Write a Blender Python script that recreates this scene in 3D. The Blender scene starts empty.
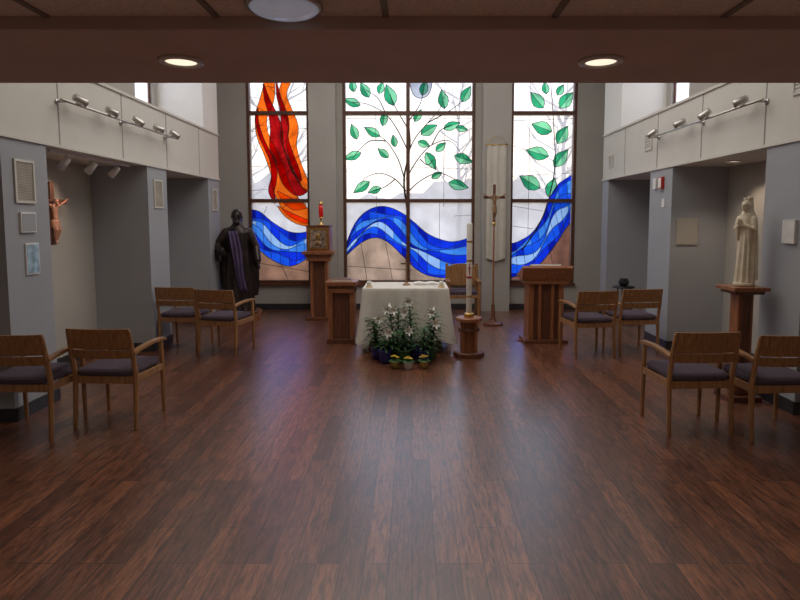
import bpy, math, random
from mathutils import Vector, Matrix, Euler
random.seed(7)
scene = bpy.context.scene
try:
    scene.view_settings.view_transform = 'Standard'
    scene.view_settings.look = 'None'
except Exception:
    pass
col = scene.collection

# ------------------------------------------------------------ materials
def new_mat(name):
    m = bpy.data.materials.new(name); m.use_nodes = True
    nt = m.node_tree
    return m, nt, nt.nodes.get('Principled BSDF')

def pmat(name, c, rough=.6, metal=0., var=.12, scale=8., bump=0., bscale=60., emis=None, estr=0., stretch=None, coat=0.):
    m, nt, b = new_mat(name)
    tc = nt.nodes.new('ShaderNodeTexCoord')
    mp = nt.nodes.new('ShaderNodeMapping')
    if stretch: mp.inputs['Scale'].default_value = stretch
    nt.links.new(tc.outputs['Object'], mp.inputs['Vector'])
    n = nt.nodes.new('ShaderNodeTexNoise'); n.inputs['Scale'].default_value = scale
    n.inputs['Detail'].default_value = 5
    nt.links.new(mp.outputs[0], n.inputs['Vector'])
    r = nt.nodes.new('ShaderNodeValToRGB')
    r.color_ramp.elements[0].position = .3; r.color_ramp.elements[1].position = .7
    r.color_ramp.elements[0].color = (*[x*(1-var) for x in c], 1)
    r.color_ramp.elements[1].color = (*[min(1, x*(1+var)) for x in c], 1)
    nt.links.new(n.outputs['Fac'], r.inputs['Fac'])
    nt.links.new(r.outputs['Color'], b.inputs['Base Color'])
    b.inputs['Roughness'].default_value = rough
    b.inputs['Metallic'].default_value = metal
    if coat: b.inputs['Coat Weight'].default_value = coat
    if bump:
        n2 = nt.nodes.new('ShaderNodeTexNoise'); n2.inputs['Scale'].default_value = bscale
        nt.links.new(mp.outputs[0], n2.inputs['Vector'])
        bp = nt.nodes.new('ShaderNodeBump'); bp.inputs['Strength'].default_value = bump
        bp.inputs['Distance'].default_value = .01
        nt.links.new(n2.outputs['Fac'], bp.inputs['Height'])
        nt.links.new(bp.outputs['Normal'], b.inputs['Normal'])
    if emis:
        b.inputs['Emission Color'].default_value = (*emis, 1)
        b.inputs['Emission Strength'].default_value = estr
    return m

def wood(name, c, rough=.4):
    return pmat(name, c, rough, var=.35, scale=5, stretch=(14, 14, 1.2))

def glass_mat(name, c, mix=.4, var=.0, scale=3.5):
    m = bpy.data.materials.new(name); m.use_nodes = True
    nt = m.node_tree; nt.nodes.clear()
    out = nt.nodes.new('ShaderNodeOutputMaterial')
    t = nt.nodes.new('ShaderNodeBsdfTransparent'); tr = nt.nodes.new('ShaderNodeBsdfTranslucent')
    mx = nt.nodes.new('ShaderNodeMixShader'); mx.inputs[0].default_value = mix
    tc = nt.nodes.new('ShaderNodeTexCoord')
    n = nt.nodes.new('ShaderNodeTexNoise'); n.inputs['Scale'].default_value = scale; n.inputs['Detail'].default_value = 3
    nt.links.new(tc.outputs['Object'], n.inputs['Vector'])
    r = nt.nodes.new('ShaderNodeValToRGB')
    r.color_ramp.elements[0].position = .35; r.color_ramp.elements[1].position = .65
    r.color_ramp.elements[0].color = (*[x*(1-var) for x in c], 1)
    r.color_ramp.elements[1].color = (*[min(1, x*(1+var)) for x in c], 1)
    nt.links.new(n.outputs['Fac'], r.inputs['Fac'])
    nt.links.new(r.outputs[0], t.inputs['Color']); nt.links.new(r.outputs[0], tr.inputs['Color'])
    nt.links.new(t.outputs[0], mx.inputs[1]); nt.links.new(tr.outputs[0], mx.inputs[2])
    nt.links.new(mx.outputs[0], out.inputs['Surface'])
    return m

M_wall = pmat('wall_paint_grey', (.42, .395, .36), .8, var=.04, scale=2, bump=.05, bscale=150)
M_col = pmat('wall_paint_bluegrey', (.365, .375, .395), .75, var=.04, scale=2, bump=.05, bscale=150)
M_fascia = pmat('wall_paint_cream', (.66, .63, .57), .7, var=.04, scale=2)
M_white = pmat('wall_paint_white', (.85, .83, .79), .8, var=.03, scale=2)
M_ceil = pmat('ceiling_soffit_paint', (.60, .48, .42), .8, var=.05, scale=3)
M_tile = pmat('acoustic_tile', (.82, .75, .69), .95, var=.12, scale=60, bump=.4, bscale=250)
M_tee = pmat('tee_bar', (.22, .19, .17), .5)
M_base = pmat('baseboard_vinyl', (.035, .032, .035), .4)
M_seam = pmat('seam_dark', (.3, .29, .27), .8)
M_frame = pmat('window_frame_bronze', (.10, .04, .022), .5)
M_lead = pmat('lead_came', (.02, .02, .022), .5)
M_chairwood = wood('chair_oak', (.34, .17, .07), .3)
M_redwood = wood('cherry_wood', (.30, .115, .05), .35)
M_redwood_d = wood('cherry_wood_dark', (.14, .05, .025), .4)
M_seat = pmat('seat_fabric_plum', (.08, .055, .075), .9, var=.3, scale=120)
M_cloth = pmat('altar_linen', (.76, .71, .64), .85, var=.04, scale=20, bump=.1, bscale=200)
M_wax = pmat('candle_wax', (.85, .82, .74), .4, var=.03)
M_gold = pmat('brass', (.7, .45, .15), .3, metal=1.)
M_bronze = pmat('bronze_dark', (.045, .032, .03), .33, metal=.5, var=.4, scale=6)
M_purple = pmat('purple_cloth', (.085, .055, .13), .7, var=.3)
M_cream = pmat('statue_cream', (.74, .65, .49), .4, var=.12, scale=12)
M_corpus = pmat('corpus_bronze', (.30, .17, .09), .4, metal=.3)
M_metal = pmat('nickel', (.6, .58, .55), .35, metal=.8)
M_black = pmat('black_metal', (.015, .015, .015), .4)
M_vent = pmat('grille_tan', (.46, .41, .33), .6)
M_ventd = pmat('grille_dark', (.22, .19, .15), .7)
M_plast = pmat('plastic_white', (.75, .73, .7), .4)
M_red = pmat('alarm_red', (.5, .02, .015), .4)
M_redglass = pmat('red_glass', (.5, .01, .01), .15, emis=(1, .02, .01), estr=.12)
M_leaf = pmat('lily_leaf', (.035, .11, .028), .5, var=.5, scale=20)
M_petal = pmat('lily_petal', (.85, .85, .8), .5, var=.04)
M_yellow = pmat('yellow_petal', (.75, .5, .05), .5, var=.2)
M_foil = pmat('foil_yellow', (.5, .38, .10), .3, metal=.4)
M_foilp = pmat('foil_blue', (.05, .05, .25), .3, metal=.4)
M_soil = pmat('soil', (.03, .02, .012), .95)
M_paper = pmat('blue_picture', (.35, .5, .62), .6, var=.5, scale=12)
M_icon = pmat('icon_panel', (.25, .17, .12), .4, var=.9, scale=22)
M_bulb = pmat('lamp_lens', (1, .95, .85), .4, emis=(1, .85, .65), estr=1.1)
M_bulb2 = pmat('lamp_lens_dim', (.8, .85, .9), .1, emis=(.7, .8, 1), estr=.12)
M_bulb3 = pmat('spot_lens', (1, .9, .8), .4, emis=(1, .75, .5), estr=3)
M_lawn = pmat('lawn', (.36, .29, .18), .95, var=.3, scale=.7)
M_bark = pmat('bark', (.28, .22, .17), .95)
M_hedge = pmat('treeline_brown', (.42, .36, .29), .95, var=.35, scale=.6)
M_banner = pmat('banner_linen', (.6, .56, .48), .85, var=.06)
M_paperw = pmat('page_white', (.8, .78, .72), .7, var=.03)

def floor_material():
    m, nt, b = new_mat('walnut_plank_floor')
    N = nt.nodes.new; L = nt.links.new
    tc = N('ShaderNodeTexCoord')
    mp = N('ShaderNodeMapping'); mp.inputs['Rotation'].default_value = (0, 0, math.radians(90))
    L(tc.outputs['Object'], mp.inputs['Vector'])
    br = N('ShaderNodeTexBrick'); br.offset = .37; br.offset_frequency = 3
    br.inputs['Scale'].default_value = 1
    br.inputs['Brick Width'].default_value = .92; br.inputs['Row Height'].default_value = .115
    br.inputs['Mortar Size'].default_value = .0022; br.inputs['Mortar Smooth'].default_value = .2
    br.inputs['Bias'].default_value = -.05
    br.inputs['Color1'].default_value = (.25, .092, .042, 1)
    br.inputs['Color2'].default_value = (.115, .040, .021, 1)
    br.inputs['Mortar'].default_value = (.02, .010, .007, 1)
    L(mp.outputs[0], br.inputs['Vector'])
    mp2 = N('ShaderNodeMapping'); mp2.inputs['Scale'].default_value = (20, 2.4, 1)
    L(tc.outputs['Object'], mp2.inputs['Vector'])
    n = N('ShaderNodeTexNoise'); n.inputs['Scale'].default_value = 2.4; n.inputs['Detail'].default_value = 8; n.inputs['Distortion'].default_value = .8
    n.inputs['Roughness'].default_value = .7
    L(mp2.outputs[0], n.inputs['Vector'])
    r = N('ShaderNodeValToRGB'); r.color_ramp.elements[0].position = .38; r.color_ramp.elements[1].position = .64
    r.color_ramp.elements[0].color = (.32, .29, .28, 1); r.color_ramp.elements[1].color = (1.35, 1.35, 1.35, 1)
    L(n.outputs['Fac'], r.inputs['Fac'])
    mx = N('ShaderNodeMix'); mx.data_type = 'RGBA'; mx.blend_type = 'MULTIPLY'; mx.inputs[0].default_value = 1
    L(br.outputs['Color'], mx.inputs[6]); L(r.outputs[0], mx.inputs[7])
    L(mx.outputs[2], b.inputs['Base Color'])
    b.inputs['IOR'].default_value = 1.55
    b.inputs['Coat Weight'].default_value = .65; b.inputs['Coat Roughness'].default_value = .25
    rr = N('ShaderNodeMapRange'); rr.inputs[3].default_value = .28; rr.inputs[4].default_value = .42
    L(n.outputs['Fac'], rr.inputs[0]); L(rr.outputs[0], b.inputs['Roughness'])
    bp = N('ShaderNodeBump'); bp.inputs['Strength'].default_value = .25; bp.inputs['Distance'].default_value = .002
    sub = N('ShaderNodeMath'); sub.operation = 'SUBTRACT'
    L(n.outputs['Fac'], sub.inputs[0]); L(br.outputs['Fac'], sub.inputs[1])
    L(sub.outputs[0], bp.inputs['Height']); L(bp.outputs[0], b.inputs['Normal']); L(bp.outputs[0], b.inputs['Coat Normal'])
    return m
M_floor = floor_material()

# ------------------------------------------------------------ mesh builder
class MB:
    def __init__(s):
        s.v = []; s.f = []; s.m = []; s.sm = []; s.mats = []
    def mi(s, mat):
        if mat not in s.mats: s.mats.append(mat)
        return s.mats.index(mat)
    def add(s, vs, fs, mat, smooth=False, M=None):
        o = len(s.v); k = s.mi(mat)
        for p in vs:
            p = Vector(p)
            s.v.append(tuple(M @ p) if M is not None else tuple(p))
        for f in fs:
            s.f.append([i+o for i in f]); s.m.append(k); s.sm.append(smooth)
    def box(s, x0, x1, y0, y1, z0, z1, mat, M=None):
        vs = [(x, y, z) for z in (z0, z1) for (x, y) in ((x0, y0), (x1, y0), (x1, y1), (x0, y1))]
        fs = [(3, 2, 1, 0), (4, 5, 6, 7), (0, 1, 5, 4), (1, 2, 6, 5), (2, 3, 7, 6), (3, 0, 4, 7)]
        s.add(vs, fs, mat, False, M)
    def loft(s, rings, mat, smooth=True, M=None, cap=True):
        n = len(rings[0]); vs = [p for r in rings for p in r]; fs = []
        for i in range(len(rings)-1):
            for j in range(n):
                a = i*n+j; b = i*n+(j+1) % n
                fs.append((a, b, b+n, a+n))
        if cap:
            fs.append(tuple(reversed(range(n)))); o = (len(rings)-1)*n
            fs.append(tuple(range(o, o+n)))
        s.add(vs, fs, mat, smooth, M)
    def lathe(s, prof, mat, seg=24, c=(0, 0, 0), M=None, smooth=True, star=None):
        rings = []
        for k, (r, z) in enumerate(prof):
            ring = []
            for j in range(seg):
                a = 2*math.pi*j/seg; rr = r
                if star: rr = r*(1+star[k]*math.cos(star[-1]*a))
                ring.append((c[0]+rr*math.cos(a), c[1]+rr*math.sin(a), c[2]+z))
            rings.append(ring)
        s.loft(rings, mat, smooth, M)
    def ell(s, c, r, mat, M=None, seg=16, rn=10):
        rings = []
        for i in range(1, rn):
            t = math.pi*i/rn
            rings.append([(c[0]+r[0]*math.sin(t)*math.cos(2*math.pi*j/seg), c[1]+r[1]*math.sin(t)*math.sin(2*math.pi*j/seg), c[2]-r[2]*math.cos(t)) for j in range(seg)])
        s.loft(rings, mat, True, M)
    def tube(s, pts, rads, mat, seg=8, M=None, smooth=True, flat=1., rounded=False, closed=False):
        pts = [Vector(p) for p in pts]
        if not hasattr(rads, '__len__'): rads = [rads]*len(pts)
        rads = list(rads)
        if rounded:
            d0 = (pts[0]-pts[1]).normalized(); d1 = (pts[-1]-pts[-2]).normalized()
            a, b = rads[0], rads[-1]
            pts = [pts[0]+d0*a*.9, pts[0]+d0*a*.5]+pts+[pts[-1]+d1*b*.5, pts[-1]+d1*b*.9]
            rads = [a*.3, a*.8]+rads+[b*.8, b*.3]
        up = None; rings = []; n = len(pts)
        for i in range(n):
            if i == 0: t = pts[1]-pts[0]
            elif i == n-1: t = pts[-1]-pts[-2]
            else: t = (pts[i+1]-pts[i]).normalized()+(pts[i]-pts[i-1]).normalized()
            if t.length < 1e-9: t = Vector((0, 0, 1))
            t.normalize()
            if up is None:
                up = Vector((0, 1, 0)) if abs(t.y) < .9 else Vector((0, 0, 1))
            up = (up-t*up.dot(t)).normalized(); sd = t.cross(up)
            rings.append([tuple(pts[i]+(sd*math.cos(2*math.pi*j/seg)+up*flat*math.sin(2*math.pi*j/seg))*rads[i]) for j in range(seg)])
        s.loft(rings, mat, smooth, M)
    def prismY(s, poly, y0, y1, mat, M=None):
        n = len(poly)
        vs = [(p[0], y0, p[1]) for p in poly]+[(p[0], y1, p[1]) for p in poly]
        fs = [tuple(range(n)), tuple(reversed(range(n, 2*n)))]+[((i+1) % n, i, i+n, (i+1) % n+n) for i in range(n)]
        s.add(vs, fs, mat, False, M)
    def prismX(s, poly, x0, x1, mat, M=None):
        n = len(poly)
        vs = [(x0, p[0], p[1]) for p in poly]+[(x1, p[0], p[1]) for p in poly]
        fs = [tuple(range(n)), tuple(reversed(range(n, 2*n)))]+[((i+1) % n, i, i+n, (i+1) % n+n) for i in range(n)]
        s.add(vs, fs, mat, False, M)
    def build(s, name, loc=(0, 0, 0), rz=0., bevel=0., remesh=0., parent=None, sub=0):
        me = bpy.data.meshes.new(name)
        me.from_pydata(s.v, [], s.f)
        for m in s.mats: me.materials.append(m)
        me.polygons.foreach_set('material_index', s.m)
        me.polygons.foreach_set('use_smooth', s.sm)
        me.update()
        import bmesh
        bm = bmesh.new(); bm.from_mesh(me)
        if not getattr(s, 'sheet', False):
            bmesh.ops.recalc_face_normals(bm, faces=bm.faces)
        bm.to_mesh(me); bm.free()
        ob = bpy.data.objects.new(name, me); col.objects.link(ob)
        ob.location = loc; ob.rotation_euler = (0, 0, rz)
        if parent: ob.parent = parent
        if remesh:
            r = ob.modifiers.new('remesh', 'REMESH'); r.mode = 'VOXEL'; r.voxel_size = remesh; r.use_smooth_shade = True
            sm = ob.modifiers.new('smooth', 'SMOOTH'); sm.factor = .5; sm.iterations = 2
        if bevel:
            b = ob.modifiers.new('bevel', 'BEVEL'); b.width = bevel; b.segments = 2; b.limit_method = 'ANGLE'
        return ob

def solid(name, x0, x1, y0, y1, z0, z1, mat, bevel=0):
    b = MB(); b.box(x0, x1, y0, y1, z0, z1, mat); return b.build(name, bevel=bevel)

D = math.radians
# ------------------------------------------------------------ room shell
BW = 11.0; SX = 3.25; OX = 3.95; FZ0 = 2.31; FZ1 = 3.08; CH = 5.2
solid('floor', -4.1, 4.1, -3.1, 11.3, -.1, 0, M_floor)
b = MB()
b.box(-4.1, 4.1, -3.1, 2.35, 2.42, 2.55, M_tile)
b.build('ceiling')
b = MB(); b.box(-OX, OX, 2.35, 3.24, 2.37, 2.6, M_ceil); b.build('ceiling_soffit')
b = MB()
x = -.10-.64*6
while x < 3.9:
    if abs(x) < 3.9: b.box(x-.012, x+.012, -2.95, 2.345, 2.412, 2.419, M_tee)
    x += .64
for y in (-1.9, -.68, .54, 1.76): b.box(-3.9, 3.9, y-.012, y+.012, 2.4125, 2.4195, M_tee)
b.build('trim_ceiling_grid')
solid('wall_soffit_upper', -OX, OX, 3.1, 3.24, 2.6, CH, M_wall)
solid('ceiling_chapel', -4.1, 4.1, 3.1, 11.3, CH, CH+.1, M_white)
solid('wall_rear', -4.1, 4.1, -3.1, -2.95, 0, 2.42, M_wall)
for sgn, side in ((-1, 'left'), (1, 'right')):
    def bx(bb, xa, xb, *r):
        xs = sorted((sgn*xa, sgn*xb)); bb.box(xs[0], xs[1], *r)
    w = MB()
    y0, y1, z0, z1 = 7.45, 9.35, 3.3, 4.9
    bx(w, OX, OX+.15, -2.95, y0, 0, CH, M_wall)
    bx(w, OX, OX+.15, y1, BW, 0, CH, M_wall)
    bx(w, OX, OX+.15, y0, y1, 0, z0, M_wall)
    bx(w, OX, OX+.15, y0, y1, z1, CH, M_wall)
    w.build('wall_'+side)
    w = MB()
    bx(w, OX+.06, OX+.08, y0, y1, z0, z1, glass_mat('frosted_'+side, (.95, .91, .85), .7))
    for yy in (y0, (y0+y1)/2-.02, y1-.04): bx(w, OX+.04, OX+.1, yy, yy+.04, z0, z1, M_frame)
    w.build('window_clerestory_'+side)
    d = 0 if sgn < 0 else .12
    c1 = (4.8, 5.4) if sgn < 0 else (4.98, 5.57)
    for i, (ya, yb) in enumerate((c1, (7.44+d, 8.02+d*2), (9.65+d*3, 10.2+d))):
        w = MB(); bx(w, SX, OX, ya, yb, 0, FZ0, M_col); w.build('wall_column_%s_%d' % (side, i+1))
        w = MB(); bx(w, SX-.012, SX, ya-.01, yb+.01, 0, .11, M_base); bx(w, SX-.012, OX, ya-.012, ya, 0, .11, M_base)
        w.build('baseboard_column_%s_%d' % (side, i+1))
    w = MB(); bx(w, OX-.012, OX, c1[1], 7.42+d, 0, .11, M_base); bx(w, OX-.012, OX, 8.03+2*d, 9.6, 0, .11, M_base)
    w.build('baseboard_'+side)
    w = MB(); bx(w, SX, OX, 3.24, 10.2+d, FZ0, FZ1, M_fascia); w.build('wall_fascia_'+side)
    w = MB()
    for yy in (4.4, 5.62, 6.84, 8.06, 9.28): bx(w, SX-.003, SX, yy-.008, yy+.008, FZ0, FZ1, M_seam)
    bx(w, SX-.02, SX, 3.24, 10.2+d, FZ1-.03, FZ1, M_fascia)
    bx(w, SX-.02, SX, 3.24, 10.2+d, FZ0, FZ0+.03, M_fascia)
    w.build('trim_fascia_'+side)
    w = MB(); bx(w, SX, OX, 3.24, 7.2, FZ1, CH, M_wall); w.build('wall_upper_pier_'+side)
    w = MB(); bx(w, SX, OX, 9.5, 10.2+d, FZ1, CH, M_white); w.build('wall_upper_pier_far_'+side)
    w = MB(); bx(w, 3.6, OX, 10.2+d, BW, 0, CH, M_wall); w.build('wall_return_'+side)

# back wall
openings = [(-2.98, -1.85), (-1.25, 1.14), (1.78, 2.97)]
ZB, ZT = .49, 4.9
w = MB()
edges = [-4.1]+[e for o in openings for e in o]+[4.1]
for i in range(0, len(edges), 2): w.box(edges[i], edges[i+1], BW, BW+.25, 0, CH, M_wall)
for (a, c) in openings:
    w.box(a, c, BW, BW+.25, 0, ZB, M_wall); w.box(a, c, BW, BW+.25, ZT, CH, M_wall)
w.build('wall_back')
solid('wall_pilaster_1', -1.83, -1.36, 10.78, BW, 0, CH, M_wall)
solid('wall_pilaster_2', 1.26, 1.76, 10.78, BW, 0, CH, M_wall)
w = MB()
w.box(-3.58, -1.85, BW-.012, BW, 0, .11, M_base); w.box(-1.34, 1.24, BW-.012, BW, 0, .11, M_base); w.box(1.78, 3.58, BW-.012, BW, 0, .11, M_base)
w.build('baseboard_back')
w = MB()
for (a, c) in openings: w.box(a-.02, c+.02, BW-.05, BW-.012, ZB-.04, ZB, M_redwood_d)
w.build('trim_window_sills')

# ------------------------------------------------------------ windows and stained glass
WIN = []
for i, (a, c) in enumerate(openings):
    w = MB(); t = .05
    Y0, Y1 = BW-.01, BW+.12
    w.box(a, a+t, Y0, Y1, ZB, ZT, M_frame); w.box(c-t, c, Y0, Y1, ZB, ZT, M_frame)
    w.box(a+t, c-t, Y0, Y1, ZB, ZB+t, M_frame); w.box(a+t, c-t, Y0, Y1, ZT-t, ZT, M_frame)
    for z in (2.0, 3.57): w.box(a+t, c-t, Y0+.01, Y1-.01, z-.032, z+.032, M_frame)
    if i == 1: w.box(-.105, -.04, Y0+.005, Y1-.005, ZB+t, ZT-t, M_frame)
    WIN.append(w.build('window_%d' % (i+1)))

U = .0181
def G(px, py): return ((px-412)*.01808, .51+(282-py)*U)   # artist's cartoon units -> metres on glass plane

def smoothc(pts, closed=True, n=6):
    out = []; N = len(pts)
    rng = range(N if closed else N-1)
    dim = len(pts[0])
    for i in rng:
        if closed: p0, p1, p2, p3 = pts[i-1], pts[i], pts[(i+1) % N], pts[(i+2) % N]
        else: p0, p1, p2, p3 = pts[max(i-1, 0)], pts[i], pts[i+1], pts[min(i+2, N-1)]
        for k in range(n):
            t = k/n
            out.append(tuple(.5*((2*p1[d])+(-p0[d]+p2[d])*t+(2*p0[d]-5*p1[d]+4*p2[d]-p3[d])*t*t+(-p0[d]+3*p1[d]-3*p2[d]+p3[d])*t**3) for d in range(dim)))
    if not closed: out.append(tuple(pts[-1]))
    return out

GM = {
 'clear': glass_mat('glass_clear_textured', (.80, .70, .57), .5, .12, 2.2),
 'blue1': glass_mat('glass_cobalt', (.006, .035, .68), .45, .25),
 'blue2': glass_mat('glass_royal', (.012, .11, .95), .45, .2),
 'blue3': glass_mat('glass_sky', (.06, .28, 1.0), .45, .2),
 'blue4': glass_mat('glass_pale', (.36, .60, 1.0), .45, .1),
 'navy': glass_mat('glass_navy', (.004, .012, .36), .45, .2),
 'brown': glass_mat('glass_umber', (.34, .18, .11), .45, .25),
 'tan': glass_mat('glass_tan', (.46, .32, .22), .45, .25),
 'brown2': glass_mat('glass_sienna', (.24, .11, .07), .45, .25),
 'orange': glass_mat('glass_orange', (.95, .15, .01), .45, .15),
 'amber': glass_mat('glass_amber', (1.0, .36, .05), .45, .1),
 'red': glass_mat('glass_red', (.36, .005, .006), .45, .3),
 'green': glass_mat('glass_green', (.03, .33, .15), .45, .3),
 'green2': glass_mat('glass_mint', (.20, .60, .34), .45, .2),
 'greygl': glass_mat('glass_grey', (.38, .42, .48), .45, .2),
}
YG = BW+.07
class Panel:
    def __init__(s): s.b = MB(); s.b.sheet = True; s.n = 0
    def poly(s, pts, g, smooth=True, lead=.007, layer=1):
        q = [G(*p) for p in pts]
        if smooth: q = smoothc(q)
        y = YG-.004*layer
        s.b.add([(a, y, c) for a, c in q], [tuple(range(len(q)))], GM[g])
        if lead: s.line(q+[q[0]], lead, raw=True, layer=layer)
    def line(s, pts, r=.007, raw=False, layer=1, smooth=False):
        q = pts if raw else [G(*p) for p in pts]
        if smooth: q = smoothc(q, False)
        r0 = r if hasattr(r, '__len__') else [r]*len(q)
        if len(r0) != len(q): r0 = [r0[0]+(r0[-1]-r0[0])*i/(len(q)-1) for i in range(len(q))]
        s.b.tube([(a, YG-.004*layer-.004, c) for a, c in q], r0, M_lead, seg=5)
    def ribbon(s, cw, g, layer=1, cuts=4):
        """flame tongue: centre points with half width"""
        c = smoothc(cw, False, 6); L = []; R = []
        for i, (x, y, w_) in enumerate(c):
            a = c[max(i-1, 0)]; b_ = c[min(i+1, len(c)-1)]
            dx, dy = b_[0]-a[0], b_[1]-a[1]; l = math.hypot(dx, dy) or 1
            L.append((x-dy/l*w_, y+dx/l*w_)); R.append((x+dy/l*w_, y-dx/l*w_))
        y = YG-.004*layer
        Lg = [G(*p) for p in L]; Rg = [G(*p) for p in R]
        for i in range(len(c)-1):
            s.b.add([(Lg[i][0], y, Lg[i][1]), (Lg[i+1][0], y, Lg[i+1][1]), (Rg[i+1][0], y, Rg[i+1][1]), (Rg[i][0], y, Rg[i][1])], [(0, 1, 2, 3)], GM[g])
        s.line(L, .006, layer=layer); s.line(R, .006, layer=layer)
        for i in range(8, len(c)-4, 13): s.line([L[i], R[i]], .004, layer=layer)
    def leaf(s, px, py, L, W, ang, g='green', g2='green2', layer=1):
        ca, sa = math.cos(math.radians(ang)), math.sin(math.radians(ang))
        def P(u, v): return (px+u*ca-v*sa, py-(u*sa+v*ca))
        prof = [(-.5, 0), (-.35, .3), (-.12, .48), (.1, .42), (.3, .22), (.5, 0)]
        up = [P(u*L, v*W) for u, v in prof]; dn = [P(u*L, -v*W) for u, v in prof]
        s.poly(up, g, False, 0, layer); s.poly(dn, g2, False, 0, layer)
        s.line(up+dn[::-1], .006, layer=layer); s.line([P(-.5*L, 0), P(.5*L, 0)], .004, layer=layer)
    def bands(s, T, B, cols):
        T = smoothc(T, False, 8); B = smoothc(B, False, 8)
        n = len(cols); N = len(T); lines = []
        for k in range(n+1):
            f = k/n
            ln = []
            for i in range(N):
                w = .09*math.sin(i*.22+k*1.3) if 0 < k < n else 0
                ff = min(max(f+w, 0), 1)
                ln.append((T[i][0]*(1-ff)+B[min(i, len(B)-1)][0]*ff, T[i][1]*(1-ff)+B[min(i, len(B)-1)][1]*ff))
            lines.append(ln)
        for k in range(n):
            a, bb = lines[k], lines[k+1]
            vs = [(G(*p)[0], YG-.004, G(*p)[1]) for p in a+bb]
            for i in range(N-1):
                g = cols[k]
                if (i//5+k*2) % 5 == 0: g = {'blue1': 'navy', 'blue2': 'blue1', 'blue3': 'blue2', 'blue4': 'blue3'}.get(g, g)
                s.b.add([vs[i], vs[i+1], vs[N+i+1], vs[N+i]], [(0, 1, 2, 3)], GM[g])
            for i in range(0, N-1, 5):
                s.line([a[i], bb[i]], .004)
            s.line(a, .006)
        s.line(lines[-1], .007)
        return B
    def clear(s, a, c):
        s.b.add([(a, YG+.01, ZB+.05), (c, YG+.01, ZB+.05), (c, YG+.01, ZT-.05), (a, YG+.01, ZT-.05)], [(0, 1, 2, 3)], GM['clear'])
    def build(s, k): return s.b.build('stained_glass', parent=WIN[k])

# left: fire and water
P = Panel(); P.clear(-2.93, -1.9)
B = P.bands([(247, 208), (258, 211), (270, 221), (285, 230), (297, 232), (310, 230)], [(247, 240), (258, 251), (270, 260), (285, 266), (297, 263), (310, 254)], ['blue1', 'blue2', 'blue4', 'blue3', 'blue1', 'blue2'])
P.ribbon([(266, 58, 2), (270, 80, 5), (267, 100, 7), (261, 116, 6), (262, 134, 6), (270, 152, 7), (277, 170, 8), (281, 188, 9), (290, 204, 10), (302, 214, 8), (309, 216, 6)], 'orange', 1)
P.ribbon([(299, 60, 1), (289, 78, 4), (283, 94, 4), (287, 110, 5), (293, 126, 5), (291, 144, 5), (295, 162, 5), (301, 178, 5), (307, 190, 2)], 'orange', 2)
P.ribbon([(264, 84, .5), (267, 98, 2.5), (272, 112, 4), (276, 128, 6), (276, 146, 7), (282, 162, 7), (288, 178, 8), (297, 189, 6), (306, 190, 1)], 'red', 3)
P.ribbon([(277, 82, .5), (279, 96, 2), (283, 110, 3), (285, 124, 4), (284, 138, 4), (289, 154, 4), (295, 170, 4), (300, 180, 1)], 'red', 4)
P.ribbon([(258, 108, .5), (257, 120, 1.5), (260, 134, 2), (266, 148, 2), (272, 160, 3), (273, 176, 3), (270, 190, 3), (274, 202, 1)], 'red', 5)
P.ribbon([(276, 190, .5), (284, 198, 4), (294, 204, 5), (305, 205, 2)], 'amber', 6)
P.ribbon([(276, 205, .5), (285, 213, 3), (296, 219, 4), (308, 223, 3)], 'orange', 6)
for pts in ([(246, 130), (256, 131)], [(300, 128), (310, 127)], [(246, 165), (268, 166)], [(303, 160), (310, 158)], [(265, 205), (262, 212)], [(246, 190), (266, 188)], [(297, 100), (310, 101)], [(246, 96), (260, 98)]): P.line(pts, .004)
P.poly([(p[0], p[1]) for p in B]+[(310, 281), (247, 281)], 'brown', False, .006)
P.line([(278, 264), (285, 280)], .005); P.line([(250, 262), (310, 272)], .005)
P.build(0)
# centre: tree of life and river
P = Panel(); P.clear(-1.2, 1.09)
P.poly([(410, 74), (412, 92), (419, 98), (428, 95), (432, 84), (430, 72)], 'greygl')
P.line([(407, 206), (404, 178), (410, 145), (408, 112), (409, 70)], [.022, .008], smooth=True)
for br in ([(406, 190), (395, 178), (380, 172), (366, 176), (360, 184)], [(405, 180), (398, 158), (386, 140), (374, 132)], [(386, 140), (370, 140), (358, 150), (352, 158)],
           [(408, 150), (398, 130), (386, 114), (368, 104), (352, 102)], [(386, 114), (378, 98), (366, 90)], [(408, 128), (396, 108), (390, 94)],
           [(407, 192), (420, 180), (438, 172), (455, 178), (464, 186)], [(406, 178), (418, 158), (432, 144), (450, 140), (464, 156)], [(432, 144), (440, 130), (452, 124)],
           [(408, 152), (416, 136), (428, 122), (440, 108), (444, 96)], [(428, 122), (450, 110), (466, 98)], [(409, 120), (420, 104), (424, 88)], [(395, 178), (384, 186), (372, 190)], [(420, 158), (428, 164), (434, 158)]):
    P.line(br, [.012, .005], smooth=True)
for (x_, y_, L, W, a_) in ((352, 102, 18, 9, 160), (365, 90, 17, 10, 120), (390, 95, 22, 13, 110), (372, 131, 18, 9, 150), (354, 131, 16, 9, 110), (384, 118, 15, 8, 80), (352, 155, 19, 9, 200), (361, 186, 20, 10, 215), (383, 152, 14, 8, 140), (374, 189, 14, 8, 200), (394, 140, 12, 7, 100),
                        (424, 88, 15, 9, 75), (443, 99, 19, 11, 100), (466, 94, 18, 10, 60), (429, 129, 19, 11, 30), (452, 125, 18, 9, 20), (431, 160, 20, 11, -60), (464, 158, 20, 11, -20), (459, 184, 21, 11, -15), (441, 146, 13, 8, 40), (437, 174, 12, 7, 30), (424, 143, 13, 8, -20), (462, 128, 12, 7, -10), (353, 86, 12, 8, 100), (381, 88, 12, 8, 70), (418, 115, 14, 8, 60)):
    P.leaf(x_, y_, L, W, a_, layer=2)
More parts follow.
